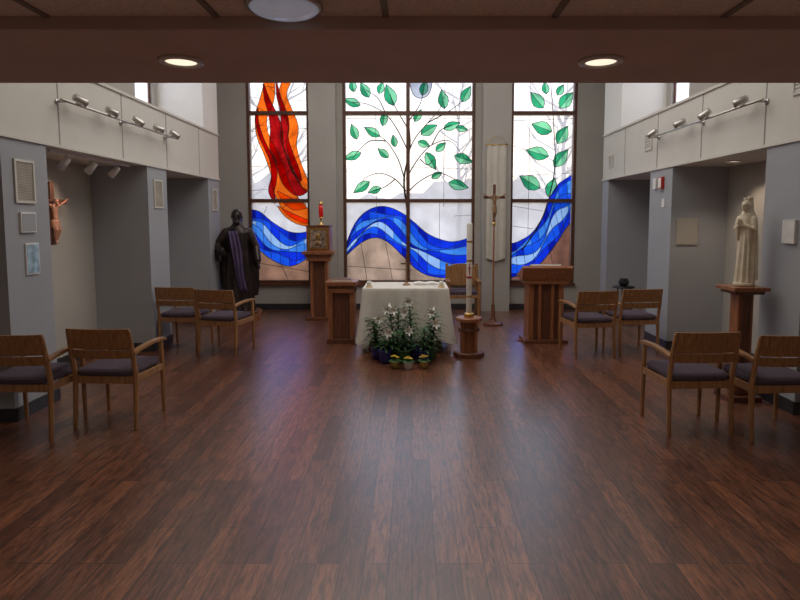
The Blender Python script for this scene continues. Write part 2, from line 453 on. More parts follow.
for pts in ([(344, 145), (352, 150)], [(344, 170), (404, 170)], [(408, 166), (474, 168)], [(344, 118), (474, 118)], [(375, 83), (376, 206)], [(445, 83), (444, 206)], [(440, 200), (440, 240)], [(376, 200), (376, 208)], [(455, 215), (474, 214)]): P.line(pts, .0035)
B = P.bands([(344, 246), (352, 226), (362, 213), (375, 206), (388, 206), (402, 212), (415, 222), (430, 234), (452, 241), (474, 236)],
            [(344, 256), (354, 247), (364, 240), (376, 237), (388, 242), (402, 255), (415, 268), (430, 276), (452, 278), (474, 273)], ['blue1', 'blue2', 'blue3', 'blue1', 'blue4', 'blue2', 'blue1'])
P.poly(B+[(474, 281), (344, 281)], 'tan', False, .006)
for pts in ([(360, 243), (366, 281)], [(385, 242), (392, 281)], [(344, 266), (412, 270)]): P.line(pts, .005)
P.build(1)
# right: vine and river
P = Panel(); P.clear(1.83, 2.92)
P.line([(524, 250), (540, 226), (550, 200), (556, 165), (554, 125), (549, 70)], [.014, .006], smooth=True)
for (x_, y_, L, W, a_) in ((537, 100, 20, 13, 130), (566, 100, 20, 13, 50), (542, 127, 22, 14, 160), (538, 152, 24, 14, 165), (563, 134, 20, 13, 60), (562, 157, 22, 13, 50), (531, 181, 24, 15, 150), (553, 186, 20, 12, 70), (545, 88, 12, 8, 100), (560, 90, 12, 8, 60)):
    P.leaf(x_, y_, L, W, a_, layer=2)
for pts in ([(514, 145), (530, 150)], [(514, 175), (573, 172)], [(514, 120), (573, 118)], [(530, 83), (530, 236)], [(514, 205), (545, 210)], [(514, 225), (535, 228)]): P.line(pts, .004)
B = P.bands([(513, 243), (522, 240), (534, 232), (544, 217), (550, 200), (559, 184), (573, 174)], [(513, 278), (525, 274), (540, 266), (551, 254), (561, 240), (567, 230), (573, 222)], ['blue1', 'blue3', 'blue2', 'blue4', 'blue2', 'blue1'])
P.poly(B+[(573, 281), (513, 281)], 'brown2', False, .006)
P.line([(553, 252), (560, 281)], .005)
P.build(2)

# ------------------------------------------------------------ outside
solid('lawn_ground', -40, 40, 11.6, 60, -.4, -.3, M_lawn)
b = MB(); pts = [(-40, -.3)]
for i in range(81): pts.append((-40+i, 4.6+random.uniform(-.8, .8)+math.sin(i*.3)*.8))
pts.append((40, -.3)); b.prismY(pts, 55, 55.5, M_hedge); b.build('distant_treeline')
for (tx, ty, th) in ((-8, 30, 8), (-5.2, 24, 7), (2.6, 34, 9), (6.5, 26, 7.5), (9, 38, 8)):
    b = MB(); rnd = random.Random(int(tx*10))
    b.tube([(0, 0, -.3), (.1, 0, th*.3), (-.05, 0, th*.6), (.1, 0, th)], [.16, .13, .08, .02], M_bark)
    for k in range(16):
        z = th*(.25+.045*k); a = rnd.uniform(0, 6.28); l = th*.28*rnd.uniform(.6, 1.1)
        e = (l*math.cos(a), l*math.sin(a), z+l*.8)
        b.tube([(0, 0, z), (e[0]*.5, e[1]*.5, z+l*.3), e], [.05, .035, .01], M_bark, seg=5)
        for q in range(3):
            a2 = a+rnd.uniform(-1, 1)
            b.tube([(e[0]*.5, e[1]*.5, z+l*.3), (e[0]*.5+l*.5*math.cos(a2), e[1]*.5+l*.5*math.sin(a2), z+l*(.6+.2*q))], [.025, .008], M_bark, seg=4)
    b.build('bare_tree', (tx, ty, 0))

# ------------------------------------------------------------ chairs
def armchair(x, y, rz):
    b = MB(); W = .245
    wd = M_chairwood
    for sx in (-1, 1):
        b.tube([(sx*W, -.24, 0), (sx*W, -.22, .22), (sx*W, -.21, .44), (sx*W, -.25, .64), (sx*(W-.003), -.285, .80)], [.017, .02, .022, .02, .016], wd, seg=8)
        b.tube([(sx*W, .24, 0), (sx*W, .235, .42), (sx*W, .225, .625)], [.016, .02, .018], wd, seg=8)
        arm = [(-.25, .625), (-.1, .645), (.08, .655), (.24, .65), (.29, .63), (.29, .618), (.22, .625), (.06, .63), (-.1, .62), (-.25, .60)]
        b.prismX(arm, sx*W-.024, sx*W+.024, wd)
        b.box(sx*W-.012, sx*W+.012, -.21, .23, .37, .425, wd)
    b.box(-W, W, .215, .24, .365, .425, wd); b.box(-W, W, -.23, -.205, .365, .425, wd)
    rings = []
    for (z, g) in ((.425, .0), (.44, .012), (.465, .012), (.482, -.006), (.488, -.05)):
        hx, hy = W-.02+g, .235+g; ring = []
        for j in range(32):
            a = 2*math.pi*j/32; c, s_ = math.cos(a), math.sin(a); e = .25
            ring.append((hx*math.copysign(abs(c)**e, c), .005+hy*math.copysign(abs(s_)**e, s_), z))
        rings.append(ring)
    b.loft(rings, M_seat)
    def curved(z0, z1, y0, y1, th):
        n = 12; vs = []
        for i in range(n+1):
            u = -1+2*i/n; cx = u*(W+.005); cy = -.028*(1-u*u)
            for (z, yy) in ((z0, y0), (z1, y1)):
                vs += [(cx, yy+cy-th/2, z), (cx, yy+cy+th/2, z)]
        fs = []
        for i in range(n):
            o = i*4; p = o+4
            fs += [(o, p, p+2, o+2), (o+1, o+3, p+3, p+1), (o+2, p+2, p+3, o+3), (o, o+1, p+1, p)]
        fs += [(0, 2, 3, 1), (n*4, n*4+1, n*4+3, n*4+2)]
        b.add(vs, fs, wd)
    curved(.655, .815, -.255, -.29, .024)
    curved(.575, .645, -.24, -.253, .02)
    return b.build('wooden_armchair', (x, y, 0), rz, bevel=.003)
armchair(-2.41, 4.86, D(-3)); armchair(-2.955, 4.62, D(0))
armchair(2.20, 4.72, D(3)); armchair(2.77, 4.60, D(2))
armchair(-2.94, 7.72, D(-5)); armchair(-2.33, 7.45, D(-12))
armchair(2.16, 7.32, D(9)); armchair(2.77, 7.52, D(7))

# ------------------------------------------------------------ altar
def altar():
    b = MB(); X0, X1, Y0, Y1, Z = -.61, .45, 7.38, 8.15, .80
    b.box(X0+.03, X1-.03, Y0+.03, Y1-.03, Z-.05, Z-.004, M_redwood)
    for x in (X0+.1, X1-.24):
        b.box(x, x+.14, Y0+.12, Y1-.12, .06, Z-.05, M_redwood)
    b.box(X0+.06, X1-.06, Y0+.08, Y1-.08, 0, .06, M_redwood_d)
    per = []; n1, n2 = 70, 50
    for i in range(n1): per.append((X0+(X1-X0)*i/n1, Y0, 0, -1))
    for i in range(n2): per.append((X1, Y0+(Y1-Y0)*i/n2, 1, 0))
    for i in range(n1): per.append((X1-(X1-X0)*i/n1, Y1, 0, 1))
    for i in range(n2): per.append((X0, Y1-(Y1-Y0)*i/n2, -1, 0))
    rings = []
    lev = [(0, Z+.006), (.006, Z), (.01, Z-.03), (.014, Z-.12), (.02, Z-.25), (.03, Z-.4), (.045, Z-.55), (.055, Z-.64)]
    for off, z in lev:
        dz = (Z-z); ring = []
        for k, (x, y, nx, ny) in enumerate(per):
            w = .035*min(1, dz/.5)*(math.sin(k*.42)+.6*math.sin(k*.17+1)+.3*math.sin(k*.9))*.55
            cxn, cyn = (x-(X0+X1)/2)/((X1-X0)/2), (y-(Y0+Y1)/2)/((Y1-Y0)/2)
            corner = max(0, min(abs(cxn), abs(cyn))-.8)/.2
            o = off+max(w, -off*.9+.002)+corner*dz*.10
            if nx: sx_, sy_ = nx*o, math.copysign(corner*dz*.08, cyn)
            else: sx_, sy_ = math.copysign(corner*dz*.08, cxn), ny*o
            ring.append((x+sx_, y+sy_, z-corner*dz*.06))
        rings.append(ring)
    b.loft(rings[::-1], M_cloth, True, None, cap=False)
    n = len(per); b.add(rings[0], [tuple(range(n))], M_cloth)
    return b.build('altar_table')
altar()

b = MB()
b.lathe([(.05, 0), (.05, .012), (.02, .03), (.009, .05), (.009, .30)], M_corpus, 16)
b.box(-.010, .010, -.006, .006, .05, .40, M_redwood_d); b.box(-.075, .075, -.006, .006, .27, .29, M_redwood_d)
b.build('altar_crucifix', (-.07, 7.75, .807), bevel=.002)
for (x, y) in ((-.54, 7.52), (.37, 7.52)):
    b = MB(); b.lathe([(.04, 0), (.045, .01), (.03, .015)], M_gold, 20); b.lathe([(.028, .015), (.028, .075), (.02, .078)], M_wax, 20)
    b.tube([(0, 0, .078), (0, 0, .092)], .002, M_black, seg=5); b.build('altar_candle', (x, y, .807))
b = MB()
b.prismY([(-.16, 0), (0, .0), (.16, 0), (.16, .02), (.08, .032), (0, .02), (-.08, .032), (-.16, .02)], -.11, .11, M_paperw); b.build('open_missal', (.18, 7.85, .808), D(4))

# paschal candle and stand
b = MB()
b.lathe([(.19, 0), (.19, .05), (.17, .06)], M_redwood_d, 8, smooth=False)
for k in range(4):
    a = math.pi/4+k*math.pi/2
    b.box(-.02, .02, -.02, .02, .06, .42, M_redwood, Matrix.Rotation(a, 4, 'Z') @ Matrix.Translation((.1, 0, 0)))
b.lathe([(.075, .06), (.075, .42)], M_redwood, 8, smooth=False)
b.lathe([(.12, .30), (.13, .31), (.13, .34), (.12, .35)], M_redwood_d, 8, smooth=False)
b.lathe([(.13, .42), (.165, .435), (.165, .47), (.15, .48)], M_redwood, 8, smooth=False)
b.lathe([(.06, .48), (.06, .52), (.045, .53)], M_gold, 20)
b.lathe([(.034, .53), (.034, 1.60), (.026, 1.615)], M_wax, 24)
for z in (.72, .95, 1.15, 1.38): b.lathe([(.0348, z), (.0348, z+.025)], M_gold if z != .95 else M_red, 24)
b.box(-.006, .006, -.037, -.03, 1.0, 1.13, M_red); b.box(-.02, .02, -.037, -.03, 1.07, 1.082, M_red)
b.tube([(0, 0, 1.61), (.002, 0, 1.635)], .003, M_black, seg=5)
b.build('paschal_candle_stand', (.69, 7.2, 0), bevel=.002)

# lectern (ambo)
b = MB()
b.box(-.29, .29, -.21, .21, 0, .05, M_redwood_d)
for s_ in (-1, 1):
    b.box(s_*.2-.035, s_*.2+.035, -.16, .16, .05, .86, M_redwood)
    b.box(s_*.085-.02, s_*.085+.02, -.17, -.13, .05, .84, M_redwood)
b.box(-.165, .165, -.13, .10, .05, .84, M_redwood_d)
b.box(-.29, .29, -.19, .19, .80, .86, M_redwood)
b.prismX([(-.2, .86), (.2, .86), (.22, .90), (-.22, 1.05), (-.25, 1.02)], -.33, .33, M_redwood)
b.box(-.345, .345, -.02, .02, 0, .02, M_redwood)
b.build('lectern', (1.79, 8.1, 0), 0, bevel=.004)
b = MB(); b.box(-.2, .2, -.13, .13, .0, .03, M_paperw); b.box(-.21, .21, -.135, .135, -.006, 0, M_redwood_d)
ob = b.build('lectern_book', (1.79, 8.1, .992)); ob.rotation_euler = (math.atan2(-.15, .44), 0, 0)

# credence stand left of the altar
b = MB()
b.box(-.19, .19, -.19, .19, 0, .06, M_redwood_d)
for s_ in (-1, 1): b.box(s_*.145-.03, s_*.145+.03, -.16, .16, .06, .74, M_redwood)
b.box(-.115, .115, -.12, .12, .06, .74, M_redwood_d)
b.box(-.175, .175, -.175, .175, .68, .74, M_redwood); b.box(-.21, .21, -.2, .2, .78, .83, M_redwood); b.box(-.18, .18, -.18, .18, .74, .78, M_redwood_d)
b.build('credence_stand', (-.945, 8.1, 0), bevel=.004)
b = MB(); b.box(-.13, .13, -.09, .09, 0, .03, M_paperw); b.box(-.135, .135, -.095, .095, .03, .034, M_redwood_d); b.build('closed_book', (-.95, 8.08, .831), D(6))

# tabernacle on stand
b = MB()
b.box(-.22, .22, -.2, .2, 0, .05, M_redwood_d)
for s_ in (-1, 1): b.box(s_*.12-.025, s_*.12+.025, -.12, .12, .05, 1.05, M_redwood)
b.box(-.095, .095, -.07, .09, .05, 1.05, M_redwood_d)
b.box(-.2, .2, -.17, .17, .98, 1.05, M_redwood); b.box(-.26, .26, -.21, .21, 1.09, 1.14, M_redwood); b.box(-.22, .22, -.19, .19, 1.05, 1.09, M_redwood_d)
b.build('tabernacle_stand', (-1.53, 9.95, 0), bevel=.004)
b = MB()
b.box(-.19, .19, -.15, .15, 0, .40, M_redwood); b.box(-.16, .16, -.158, -.15, .03, .37, M_gold); b.box(-.13, .13, -.163, -.158, .06, .34, M_icon)
b.box(-.2, .2, -.16, .16, .40, .42, M_redwood_d)
b.ell((0, -.168, .24), (.035, .006, .05), M_gold); b.lathe([(.05, 0), (.02, .06), (.035, .12)], M_gold, 12, (0, 0, 0), Matrix.Translation((0, -.165, .1)) @ Matrix.Diagonal((.6, .06, .6, 1)))
b.build('tabernacle', (-1.53, 9.93, 1.142), bevel=.004)
b = MB()
b.lathe([(.05, 0), (.05, .015), (.015, .03), (.012, .09), (.03, .11), (.036, .13)], M_gold, 20)
b.lathe([(.032, .13), (.038, .18), (.038, .27), (.034, .33)], M_redglass, 20)
b.lathe([(.036, .33), (.03, .36), (.008, .40)], M_gold, 20)
b.build('sanctuary_lamp', (-1.50, 9.93, 1.565))

# presider chair
b = MB()
for s_ in (-1, 1):
    b.box(s_*.25-.025, s_*.25+.025, .2, .25, 0, .92, M_chairwood); b.box(s_*.25-.025, s_*.25+.025, -.25, -.2, 0, .64, M_chairwood)
    b.box(s_*.25-.035, s_*.25+.035, -.27, .22, .64, .67, M_chairwood); b.box(s_*.25-.015, s_*.25+.015, -.2, .2, .36, .42, M_chairwood)
b.box(-.26, .26, -.24, .24, .38, .43, M_chairwood); b.box(-.22, .22, -.22, .2, .43, .49, M_seat)
pts = [(-.25, .55), (.25, .55), (.25, .84)]+[(.25*math.cos(t), .84+.08*math.sin(t)) for t in [math.pi*k/10 for k in range(1, 10)]]+[(-.25, .84)]
b.prismY(pts, .19, .225, M_chairwood)
b.build('presider_chair', (.84, 9.9, 0), bevel=.005)

# ------------------------------------------------------------ figures
def ring(z, cx, cy, rx, ry, amp=0, nf=9, ph=0, n=72):
    r = []
    for j in range(n):
        a = 2*math.pi*j/n
        k = 1+amp*math.cos(nf*a+ph+.6*math.sin(2*a))+amp*.4*math.cos(nf*1.0*a*2+1)
        r.append((cx+rx*k*math.cos(a), cy+ry*k*math.sin(a), z))
    return r

def hand(b, wrist, direction, palmN, s, mat, curl=.3, side=1):
    d = Vector(direction).normalized(); n = Vector(palmN); n = (n-d*n.dot(d)).normalized(); t = d.cross(n)*side
    w = Vector(wrist)
    b.tube([w, w+d*s*.22, w+d*s*.45], [s*.14, s*.2, s*.2], mat, seg=10, flat=.5, rounded=True)
    for i, (off, L) in enumerate(((-.15, .42), (-.05, .5), (.05, .46), (.15, .36))):
        p0 = w+d*s*.42+t*s*off; p1 = p0+d*s*L*.45+n*s*.03; p2 = p0+d*s*L*.8+n*s*(.06+curl*.2); p3 = p0+d*s*L*.95+n*s*(.1+curl*.45)
        b.tube([p0, p1, p2, p3], [s*.055, s*.05, s*.045, s*.035], mat, seg=7, rounded=True)
    p0 = w+d*s*.15-t*s*.12; b.tube([p0, p0+d*s*.15-t*s*.14, p0+d*s*.32-t*s*.18+n*s*.05], [s*.07, s*.06, s*.045], mat, seg=7, rounded=True)

def head(b, c, h, mat, beard=False):
    x, y, z = c
    b.ell((x, y+.04*h, z+.08*h), (.36*h, .43*h, .42*h), mat)
    b.ell((x, y-.08*h, z-.16*h), (.27*h, .30*h, .34*h), mat)
    b.tube([(x, y-.40*h, z+.08*h), (x, y-.47*h, z-.06*h), (x, y-.40*h, z-.10*h)], [.03*h, .055*h, .05*h], mat, seg=7, rounded=True)
    for s_ in (-1, 1):
        b.ell((x+s_*.13*h, y-.37*h, z+.09*h), (.07*h, .035*h, .03*h), mat)
        b.tube([(x+s_*.05*h, y-.395*h, z+.15*h), (x+s_*.22*h, y-.34*h, z+.15*h)], .03*h, mat, seg=6)
        b.ell((x+s_*.35*h, y+.02*h, z), (.05*h, .09*h, .13*h), mat)
    b.ell((x, y-.355*h, z-.22*h), (.11*h, .05*h, .03*h), mat); b.ell((x, y-.345*h, z-.27*h), (.09*h, .05*h, .03*h), mat)
    if beard: b.ell((x, y-.24*h, z-.38*h), (.22*h, .2*h, .22*h), mat)
    b.tube([(x, y+.03*h, z-.3*h), (x, y+.05*h, z-.75*h)], [.2*h, .24*h], mat, seg=12)

def joseph_statue():
    H = 1.70; b = MB(); m = M_bronze
    b.loft([ring(H*z, 0, H*cy, H*rx, H*ry, a, 11) for z, cy, rx, ry, a in ((0, .0, .15, .125, .09), (.03, 0, .145, .12, .1), (.15, 0, .135, .11, .10), (.32, 0, .13, .10, .09), (.48, 0, .12, .095, .07), (.6, 0, .11, .082, .05), (.7, 0, .115, .085, .03), (.77, 0, .12, .08, .02), (.81, .0, .10, .068, 0), (.84, 0, .06, .05, 0), (.87, 0, .034, .034, 0))], m)
    b.loft([ring(H*z, H*cx, H*cy, H*rx, H*ry, a, 13, 1) for z, cx, cy, rx, ry, a in ((.14, .01, .06, .155, .08, .12), (.25, .01, .06, .17, .08, .11), (.4, .005, .06, .18, .08, .08), (.6, .0, .055, .175, .07, .05), (.73, 0, .045, .15, .06, .03), (.80, 0, .035, .115, .05, .0), (.83, 0, .03, .08, .04, 0))], m)
    head(b, (0, -.01*H, .925*H), .145*H, m, True)
    b.ell((0, .018*H, .942*H), (.058*H, .064*H, .062*H), m)
    b.tube([(0, .04*H, .93*H), (0, .045*H, .865*H)], [.052*H, .05*H], m, seg=12)
    for s_, el, wr in ((-1, (-.195, -.02, .64), (-.135, -.15, .60)), (1, (.175, -.01, .63), (.195, -.08, .50))):
        sh = (s_*.105, 0, .775)
        P_ = [Vector(p)*H for p in (sh, el, wr)]
        b.tube([P_[0], (P_[0]+P_[1])/2, P_[1], P_[2]], [.048*H, .044*H, .038*H, .036*H], m, seg=12, rounded=True)
        b.tube([P_[1]+Vector((0, 0, -.01)), P_[1]*.5+P_[2]*.5+Vector((0, .02, -.11*H))], [.042*H, .026*H], m, seg=10, rounded=True, flat=1)
        b.tube([P_[1], P_[2], P_[2]+(P_[2]-P_[1])*.25], [.035*H, .026*H, .02*H], m, seg=10)
        w = P_[2]+(P_[2]-P_[1])*.22
        hand(b, w, (P_[2]-P_[1])+Vector((0, 0, -.03)), (-s_, 0, .3), .105*H, m, .3, s_)
    for s_ in (-1, 1): b.tube([(s_*.06*H, -.08*H, .018*H), (s_*.07*H, -.15*H, .015*H)], [.032*H, .026*H], m, seg=10, rounded=True)
    root = MB(); root.box(-.36, .36, -.3, .3, 0, .10, M_redwood); root.box(-.33, .33, -.27, .27, .10, .13, M_redwood_d)
    r = root.build('saint_statue', (-2.92, 10.05, 0), D(10), bevel=.005)
    b.build('figure', (0, .0, .13), remesh=.010, parent=r)
    c = MB(); n = 14; L = []
    for i in range(n+1):
        t = i/n; L.append([( -.12+.16*t+w_*(.13+.02*math.sin(6*t)), -.155-.035*math.sin(t*2.8)-.02*math.cos(w_*14+t*2), 1.34-1.0*t) for w_ in [k/8 for k in range(9)]])
    vs = [p for l in L for p in l]; fs = [(i*9+j, i*9+j+1, (i+1)*9+j+1, (i+1)*9+j) for i in range(n) for j in range(8)]
    c.add(vs, fs, M_purple, True); o = c.build('draped_cloth', (0, -.02, .13), parent=r)
    sd = o.modifiers.new('s', 'SOLIDIFY'); sd.thickness = .012
joseph_statue()

def madonna():
    H = .75; m = M_cream
    r_ = MB()
    r_.lathe([(.09, 0), (.09, .025), (.08, .03)], m, 32)
    r = r_.build('madonna_statue', (3.03, 5.45, 1.056), D(-62), bevel=.002)
    b = MB()
    b.loft([ring(H*z, 0, H*cy, H*rx, H*ry, a, 10) for z, cy, rx, ry, a in ((0, 0, .105, .095, .10), (.04, 0, .10, .09, .12), (.2, 0, .09, .08, .12), (.4, 0, .085, .07, .10), (.56, 0, .08, .062, .06), (.68, 0, .085, .06, .03), (.76, 0, .09, .06, .02), (.82, 0, .08, .05, 0), (.85, 0, .035, .035, 0), (.87, 0, .03, .03, 0))], m)
    b.loft([ring(H*z, 0, H*cy, H*rx, H*ry, a, 12, 1) for z, cy, rx, ry, a in ((.03, .04, .125, .07, .11), (.2, .04, .125, .065, .11), (.4, .04, .125, .06, .08), (.6, .033, .118, .058, .05), (.74, .028, .112, .055, .02), (.82, .022, .085, .05, 0), (.88, .02, .055, .05, 0), (.95, .02, .054, .054, 0), (.99, .015, .035, .035, 0), (1.0, .015, .01, .01, 0))], m)
    head(b, (0, -.028*H, .922*H), .135*H, m)
    for s_ in (-1, 1):
        P_ = [Vector(p)*H for p in ((s_*.09, .0, .77), (s_*.115, -.02, .64), (s_*.018, -.11, .69))]
        b.tube([P_[0], (P_[0]+P_[1])/2, P_[1], P_[1]*.4+P_[2]*.6, P_[2]], [.036*H, .036*H, .034*H, .03*H, .022*H], m, seg=12, rounded=True)
        b.tube([P_[1]*.5+P_[2]*.5, P_[1]*.6+P_[2]*.4+Vector((0, 0, -.14*H))], [.03*H, .015*H], m, seg=8, rounded=True)
        hand(b, P_[2], (-s_*.02, -.35, 1), (-s_, 0, 0), .10*H, m, .05, -s_)
    b.build('figure', (0, 0, .03), remesh=.0045, parent=r)
    g = MB()
    g.lathe([(.026, 0), (.030, .014), (.036, .034), (.028, .026), (.012, .032), (.004, .045)], m, 32, star=[0, .05, .2, 0, 0, 0, 8])
    g.build('crown', (0, .006, .03+.975*H), parent=r)
    p = MB()
    p.box(-.16, .16, -.17, .17, 1.015, 1.05, M_redwood); p.box(-.13, .13, -.135, .135, .985, 1.015, M_redwood_d)
    p.box(-.07, .07, -.07, .07, .05, .985, M_redwood); p.box(-.045, .045, -.08, .08, .06, .985, M_redwood_d)
    p.box(-.15, .15, -.14, .14, 0, .05, M_redwood_d)
    p.build('statue_pedestal', (3.02, 5.45, 0), bevel=.004)
madonna()

def corpus(H, parent, loc, rot=None, mat=M_corpus):
    b = MB(); m = mat
    V = lambda *p: Vector(p)*H
    b.tube([V(0, -.01, .44), V(.008, -.015, .52), V(.0, -.02, .62), V(0, -.015, .74), V(0, -.01, .82), V(0, -.02, .86)], [.075*H, .07*H, .065*H, .085*H, .07*H, .035*H], m, seg=14, flat=.65, rounded=True)
    head(b, tuple(V(.015, -.05, .91)), .13*H, m, True)
    for s_ in (-1, 1):
        b.tube([V(s_*.07, -.01, .80), V(s_*.2, 0, .86), V(s_*.3, .0, .90), V(s_*.40, .0, .96)], [.042*H, .034*H, .028*H, .019*H], m, seg=10, rounded=True)
        hand(b, V(s_*.40, 0, .96), (s_, 0, .5), (0, -1, 0), .09*H, m, .2, s_)
        b.tube([V(s_*.04, -.01, .46), V(s_*.045, -.07, .27), V(s_*.03, -.03, .13), V(s_*.012, -.02, .04), V(s_*.01, -.05, -.01)], [.06*H, .046*H, .036*H, .022*H, .02*H], m, seg=10, rounded=True)
    b.loft([ring(H*z, 0, -.02*H, H*rx, H*ry, .06, 9, n=40) for z, rx, ry in ((.34, .095, .075), (.40, .095, .07), (.50, .088, .062))], m)
    return b.build('corpus', loc, remesh=H*.0085, parent=parent)

# processional crucifix
b = MB()
b.lathe([(.16, 0), (.16, .03), (.06, .05), (.03, .12), (.03, .3), (.018, .34)], M_redwood_d, 24)
b.tube([(0, 0, .1), (0, 0, 1.62)], .014, M_redwood, seg=12)
b.box(-.02, .02, -.012, .012, 1.60, 2.20, M_redwood_d); b.box(-.17, .17, -.0115, .0115, 1.98, 2.02, M_redwood_d)
b.lathe([(.02, 1.56), (.03, 1.58), (.02, 1.62)], M_gold, 16)
r = b.build('processional_crucifix', (1.28, 9.4, 0), bevel=.002)
corpus(.40, r, (0, -.025, 1.66), mat=M_corpus)

# wall crucifix in the left alcove
b = MB()
b.box(-.028, .028, -.0125, .0125, -.34, .34, M_redwood_d); b.box(-.2, .2, -.012, .012, .10, .155, M_redwood_d)
r = b.build('wall_crucifix', (-3.88, 6.50, 1.72), D(78), bevel=.002)
corpus(.48, r, (0, -.03, -.31), mat=pmat('corpus_painted', (.42, .20, .13), .5))

# hanging banner on pilaster
b = MB(); n = 24; vs = []
ctop = 2.97
for i in range(n+1):
    t = i/n
    for j in range(13):
        u = -1+2*j/12
        vs.append((u*.175, -.012*math.cos(u*9)-.01*t, ctop-2.0*t-(.06*(1-abs(u)) if i == n else 0)))
b.add(vs, [(i*13+j, i*13+j+1, (i+1)*13+j+1, (i+1)*13+j) for i in range(n) for j in range(12)], M_banner, True)
b.tube([(-.2, 0, ctop+.005), (.2, 0, ctop+.005)], .01, M_gold, seg=8)
b.tube([(-.19, 0, ctop), (-.1, 0, ctop+.12), (0, 0, ctop+.16), (.1, 0, ctop+.12), (.19, 0, ctop)], .004, M_gold, seg=6)
b.build('hanging_banner', (1.50, 10.745, 0))

# ------------------------------------------------------------ potted lilies
def lily(x, y, h, stems, rnd, foil, blooms):
    b = MB()
    b.lathe([(.06, 0), (.07, .07), (.078, .13), (.09, .15), (.08, .152), (.07, .13)], foil, 28, star=[.02, .03, .03, .09, .09, 0, 9])
    b.lathe([(.07, .12), (.065, .135), (.01, .14)], M_soil, 20)
    for s_ in range(stems):
        a = rnd.uniform(0, 6.28); lean = rnd.uniform(.02, .09)
        top = Vector((lean*math.cos(a), lean*math.sin(a), h*rnd.uniform(.75, 1)))
        base = Vector((.02*math.cos(a), .02*math.sin(a), .12)); mid = (base+top)/2+Vector((.01, 0, 0))
        b.tube([base, mid, top], [.006, .005, .004], M_leaf, seg=6)
        for k in range(36):
            t = k/35; p = base.lerp(top, .05+.95*t); az = k*2.4+a; L = (.19-.07*t)*rnd.uniform(.8, 1.2)
            dr = Vector((math.cos(az), math.sin(az), 0)); sd = Vector((-math.sin(az), math.cos(az), 0)); vs = []
            for q in range(6):
                u = q/5; c = p+dr*L*u+Vector((0, 0, L*(.75*u-.75*u*u))); w_ = .018*math.sin(math.pi*(.12+.88*u)) if q < 5 else .0005
                vs += [c-sd*w_, c+Vector((0, 0, -.002)), c+sd*w_]
            b.add(vs, [(q*3+j, q*3+j+1, q*3+j+4, q*3+j+3) for q in range(5) for j in (0, 1)], M_leaf, True)
        for k in range(blooms):
            az = a+k*1.9+rnd.uniform(-.4, .4)
            if k == 0: az = -math.pi/2+rnd.uniform(-.9, .9)
            dr = Vector((math.cos(az), math.sin(az), rnd.uniform(-.05, .35))).normalized()
            q = Vector((0, 0, 1)).rotation_difference(dr).to_matrix().to_4x4()
            M = Matrix.Translation(top+Vector((0, 0, -.02*k))) @ q
            b.lathe([(.005, 0), (.009, .03), (.013, .07), (.022, .10), (.036, .12), (.050, .128), (.042, .124), (.018, .095), (.006, .05)], M_petal, 24, (0, 0, 0), M, star=[0, 0, .03, .1, .25, .38, .38, .1, 0, 6])
            b.tube([M @ Vector((0, 0, .05)), M @ Vector((.002, 0, .12))], .003, M_yellow, seg=5)
    return b.build('potted_easter_lily', (x, y, 0))
rn = random.Random(5)
for i, (x, y, h, st, bl) in enumerate(((-.41, 7.05, .52, 2, 1), (-.20, 7.12, .66, 2, 2), (.01, 7.08, .70, 2, 1), (.22, 7.05, .56, 2, 2), (-.31, 6.84, .38, 1, 1), (-.10, 6.86, .40, 1, 1), (.12, 6.85, .42, 1, 0))):
    lily(x, y, h, st, rn, M_foilp if i % 2 == 0 else M_leaf, bl)
def primrose(x, y, rnd, foil):
    b = MB()
    b.lathe([(.04, 0), (.048, .06), (.055, .08), (.05, .082), (.043, .06)], foil, 24, star=[0, .02, .08, .08, 0, 8])
    b.lathe([(.044, .055), (.01, .068)], M_soil, 16)
    for k in range(16):
        az = k*2.4; L = .08; p = Vector((0, 0, .07)); dr = Vector((math.cos(az), math.sin(az), 0)); sd = Vector((-math.sin(az), math.cos(az), 0)); vs = []
        for q in range(5):
            u = q/4; c = p+dr*L*u+Vector((0, 0, .07*u-.06*u*u)); w_ = .018*math.sin(math.pi*(.1+.85*u)); vs += [c-sd*w_, c+sd*w_]
        b.add(vs, [(q*2, q*2+1, q*2+3, q*2+2) for q in range(4)], M_leaf, True)
    for k in range(7):
        a = k*2.4; r = .015*k**.5*1.1; c = (r*math.cos(a), r*math.sin(a), .12+rnd.uniform(-.01, .015))
        b.tube([(c[0]*.5, c[1]*.5, .068), c], .002, M_leaf, seg=4)
        b.lathe([(.003, 0), (.018, .006), (.019, .009), (.004, .006)], M_yellow, 20, c, star=[0, .25, .25, 0, 5])
    b.build('potted_primrose', (x, y, 0))
for i, (x, y) in enumerate(((-.19, 6.60), (-.04, 6.56), (.13, 6.61))): primrose(x, y, rn, (M_foil, M_plast, M_foil)[i])

# ------------------------------------------------------------ fixtures
def track(side, heads, name='track_light_rail'):
    s_ = -1 if side == 'left' else 1
    X = s_*(SX-.10); b = MB()
    b.tube([(X, 5.5, 2.73), (X, 8.12, 2.73)], .012, M_metal, seg=10)
    for y in (5.6, 6.8, 8.0): b.tube([(s_*(SX-.002), y, 2.73), (X, y, 2.73)], .01, M_metal, seg=8); b.lathe([(.03, 0), (.03, .01)], M_metal, 16, (0, 0, 0), Matrix.Translation((s_*(SX-.011 if s_ > 0 else SX-.001), y, 2.73)) @ Matrix.Rotation(D(90), 4, 'Y'))
    for (y, tx, tz) in heads:
        p = Vector((X, y, 2.73)); d = Vector((-s_*tx, .4, tz)).normalized()
        b.tube([p, p+Vector((-s_*.02, 0, .04))], .008, M_metal, seg=6)
        c = p+Vector((-s_*.03, 0, .045))
        b.tube([c-d*.06, c-d*.05, c+d*.04, c+d*.07], [.02, .034, .036, .042], M_metal, seg=16)
        b.tube([c+d*.070, c+d*.072], [.034, .034], M_plast, seg=16)
    b.build(name)
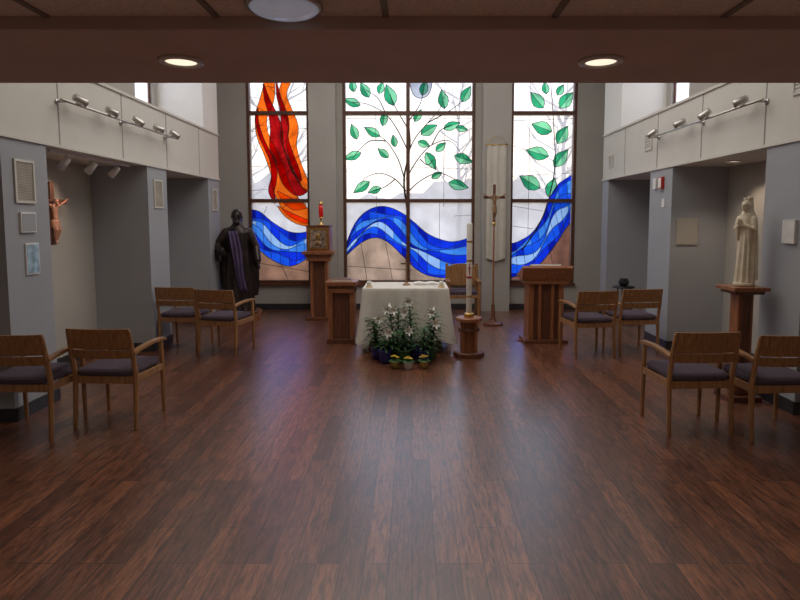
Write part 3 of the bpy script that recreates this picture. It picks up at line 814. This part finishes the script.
track('left', [(5.75, .3, -.2), (6.35, .4, -.25), (6.95, .3, -.3), (7.5, .4, -.2), (8.0, .3, -.3)])
track('right', [(5.8, .4, -.2), (6.5, .3, -.3), (7.1, .4, -.2), (7.9, .3, -.3)])
b = MB(); b.box(-3.42, -3.39, 5.7, 7.3, FZ0-.025, FZ0-.001, M_plast)
for y in (5.95, 6.45, 6.95):
    p = Vector((-3.405, y, FZ0-.025)); b.tube([p, p+Vector((0, 0, -.05))], .008, M_plast, seg=6)
    d = Vector((-.6, .1, -.55)).normalized(); c = p+Vector((0, 0, -.08)); b.tube([c-d*.06, c+d*.07], [.028, .042], M_plast, seg=16); b.tube([c+d*.071, c+d*.073], .034, M_bulb3, seg=16)
b.build('track_light_rail')

def vent(name, M, w, h, slats=8, mf=M_vent, mb=M_ventd, horiz=True):
    b = MB(); t = .02
    b.box(-w/2, w/2, -.004, 0, -h/2, h/2, mb, M)
    for (x0, x1, z0, z1) in ((-w/2, w/2, h/2-t, h/2), (-w/2, w/2, -h/2, -h/2+t), (-w/2, -w/2+t, -h/2+t, h/2-t), (w/2-t, w/2, -h/2+t, h/2-t)): b.box(x0, x1, -.016, -.004, z0, z1, M_fascia if mf is M_vent else mf, M)
    n = slats
    for i in range(n):
        z = -h/2+t+(h-2*t)*(i+.5)/n; b.box(-w/2+t, w/2-t, -.008, -.005, z-(h-2*t)/n*.36, z+(h-2*t)/n*.36, mf, M)
    b.build(name)
def onleft(y, z, X=-SX): return Matrix.Translation((X, y, z)) @ Matrix.Rotation(D(90), 4, 'Z')
def onright(y, z, X=SX): return Matrix.Translation((X, y, z)) @ Matrix.Rotation(D(-90), 4, 'Z')
vent('wall_speaker_grille', onleft(5.07, 1.97), .26, .36, 24)
vent('wall_speaker_grille', onleft(7.73, 1.98), .26, .36, 24)
vent('wall_speaker_grille', onleft(9.93, 1.98), .24, .36, 24)
vent('air_vent', onright(5.12, 2.85), .20, .30, 8, M_fascia)
vent('air_vent', onright(8.35, 2.72), .24, .24, 6, M_fascia)
vent('air_vent', onright(9.9, 2.6), .2, .2, 6, M_fascia)
def plate(name, M, w, h, m, d=.012, inner=None):
    b = MB(); b.box(-w/2, w/2, -d, 0, -h/2, h/2, m, M)
    if inner: b.box(-w/2+.012, w/2-.012, -d-.003, -d, -h/2+.012, h/2-.012, inner, M)
    b.build(name, bevel=.002)
plate('framed_picture', onleft(5.12, 1.32), .18, .27, M_plast, .012, M_paper)
plate('thermostat', onleft(5.08, 1.63), .2, .17, M_plast, .02, M_col)
plate('wall_control_box', onright(5.15, 1.55), .17, .2, M_plast, .03)
plate('fire_alarm', onright(7.85, 2.13), .11, .15, M_red, .04, M_plast)
plate('light_switch', onright(7.8, 1.87), .09, .11, M_plast, .01)
plate('fire_alarm', onright(8.05, 2.13), .1, .14, M_plast, .03)
plate('notice_board', Matrix.Translation((3.45, 7.56-.002, 1.5)), .26, .33, M_vent, .015, M_wall)

def downlight(x, y, z, r=.085, on=M_bulb):
    b = MB()
    b.lathe([(r*.8, 0), (r*.85, -.012), (r*1.15, -.012), (r*1.18, 0)], M_plast, 32)
    b.lathe([(.005, -.004), (r*.8, -.006), (r*.8, -.002)], on, 32)
    b.build('recessed_downlight', (x, y, z))
downlight(-1.045, 2.79, 2.369); downlight(.855, 2.79, 2.369); downlight(3.60, 6.8, FZ0-.001, .07)
b = MB()
b.lathe([(.135, 0), (.138, -.008), (.125, -.012)], M_metal, 36); b.lathe([(.125, -.01), (.11, -.022), (.08, -.032), (.03, -.038), (.004, -.039)], M_bulb2, 36)
b.build('ceiling_dome_light', (-.455, 2.21, 2.411))

b = MB()
b.lathe([(.17, .60), (.17, .62)], M_black, 24)
for k in range(3):
    a = k*2.094; b.tube([(.15*math.cos(a), .15*math.sin(a), 0), (.11*math.cos(a), .11*math.sin(a), .6)], .011, M_black, seg=8)
b.lathe([(.12, .25), (.12, .26)], M_black, 24)
b.build('side_table', (3.30, 9.3, 0))
b = MB(); b.lathe([(.04, 0), (.075, .03), (.08, .08), (.06, .11), (.065, .12), (.055, .11)], M_black, 24); b.build('incense_bowl', (3.30, 9.3, .621))

# ------------------------------------------------------------ lights
def area(name, loc, sx, sy, e, c, rot=(0, 0, 0)):
    l = bpy.data.lights.new(name, 'AREA'); l.shape = 'RECTANGLE'; l.size = sx; l.size_y = sy; l.energy = e; l.color = c
    o = bpy.data.objects.new(name, l); col.objects.link(o); o.location = loc; o.rotation_euler = rot; return o
def spot(name, loc, tgt, e, c, ang=80, blend=.6, r=.04):
    l = bpy.data.lights.new(name, 'SPOT'); l.energy = e; l.color = c; l.spot_size = D(ang); l.spot_blend = blend; l.shadow_soft_size = r
    o = bpy.data.objects.new(name, l); col.objects.link(o); o.location = loc
    o.rotation_euler = (Vector(tgt)-Vector(loc)).to_track_quat('-Z', 'Y').to_euler(); return o
for (a, c) in openings:
    o = area('window_portal', ((a+c)/2, BW+.3, (ZB+ZT)/2), c-a, ZT-ZB, 1, (1, 1, 1), (D(-90), 0, 0)); o.data.cycles.is_portal = True
for s_ in (-1, 1):
    o = area('window_portal', (s_*(OX+.2), 8.4, 4.1), 1.6, 1.9, 1, (1, 1, 1), (0, D(90)*s_, 0)); o.data.cycles.is_portal = True
area('chapel_fill_light', (0, 7, 5.1), 4, 5, 135, (1, .95, .88))  # added fill light, out of view, lifts the chapel interior; no fixture modelled
area('entry_fill_light', (0, .2, 2.38), 3, 2, 36, (1, .89, .79))  # added fill to brighten the near room, not an actual fixture
spot('downlight_lamp', (-1.045, 2.79, 2.33), (-1.045, 2.79, 0), 12, (1, .85, .65), 110)
spot('downlight_lamp', (.855, 2.79, 2.33), (.855, 2.79, 0), 12, (1, .85, .65), 110)
spot('alcove_downlight_lamp', (3.6, 6.8, 2.27), (3.6, 6.8, 0), 14, (1, .8, .6), 120)
spot('track_lamp', (-3.5, 6.45, 2.15), (-3.93, 6.45, 1.7), 8, (1, .76, .56), 90)
spot('track_lamp', (-3.5, 5.95, 2.15), (-3.93, 6.0, 1.5), 8, (1, .76, .56), 100)

# world: bright hazy sky, bluer overhead
wd = bpy.data.worlds.new('hazy_sky'); scene.world = wd; wd.use_nodes = True
nt = wd.node_tree; bg = nt.nodes['Background']
tc = nt.nodes.new('ShaderNodeTexCoord'); sp = nt.nodes.new('ShaderNodeSeparateXYZ'); r = nt.nodes.new('ShaderNodeValToRGB')
nt.links.new(tc.outputs['Generated'], sp.inputs[0]); nt.links.new(sp.outputs['Z'], r.inputs['Fac'])
r.color_ramp.elements[0].color = (1, .97, .92, 1); r.color_ramp.elements[0].position = .14
r.color_ramp.elements[1].color = (.72, .98, 1.7, 1); r.color_ramp.elements[1].position = .32
nt.links.new(r.outputs[0], bg.inputs['Color']); bg.inputs['Strength'].default_value = 2.5

# ------------------------------------------------------------ camera
cd = bpy.data.cameras.new('camera'); cam = bpy.data.objects.new('camera', cd); col.objects.link(cam)
cam.location = (0, 0, 1.65); cam.rotation_euler = (D(85), 0, 0)
cd.sensor_width = 36; cd.lens = 27; cd.shift_x = -.015; cd.shift_y = -.0344; cd.clip_end = 200
scene.camera = cam
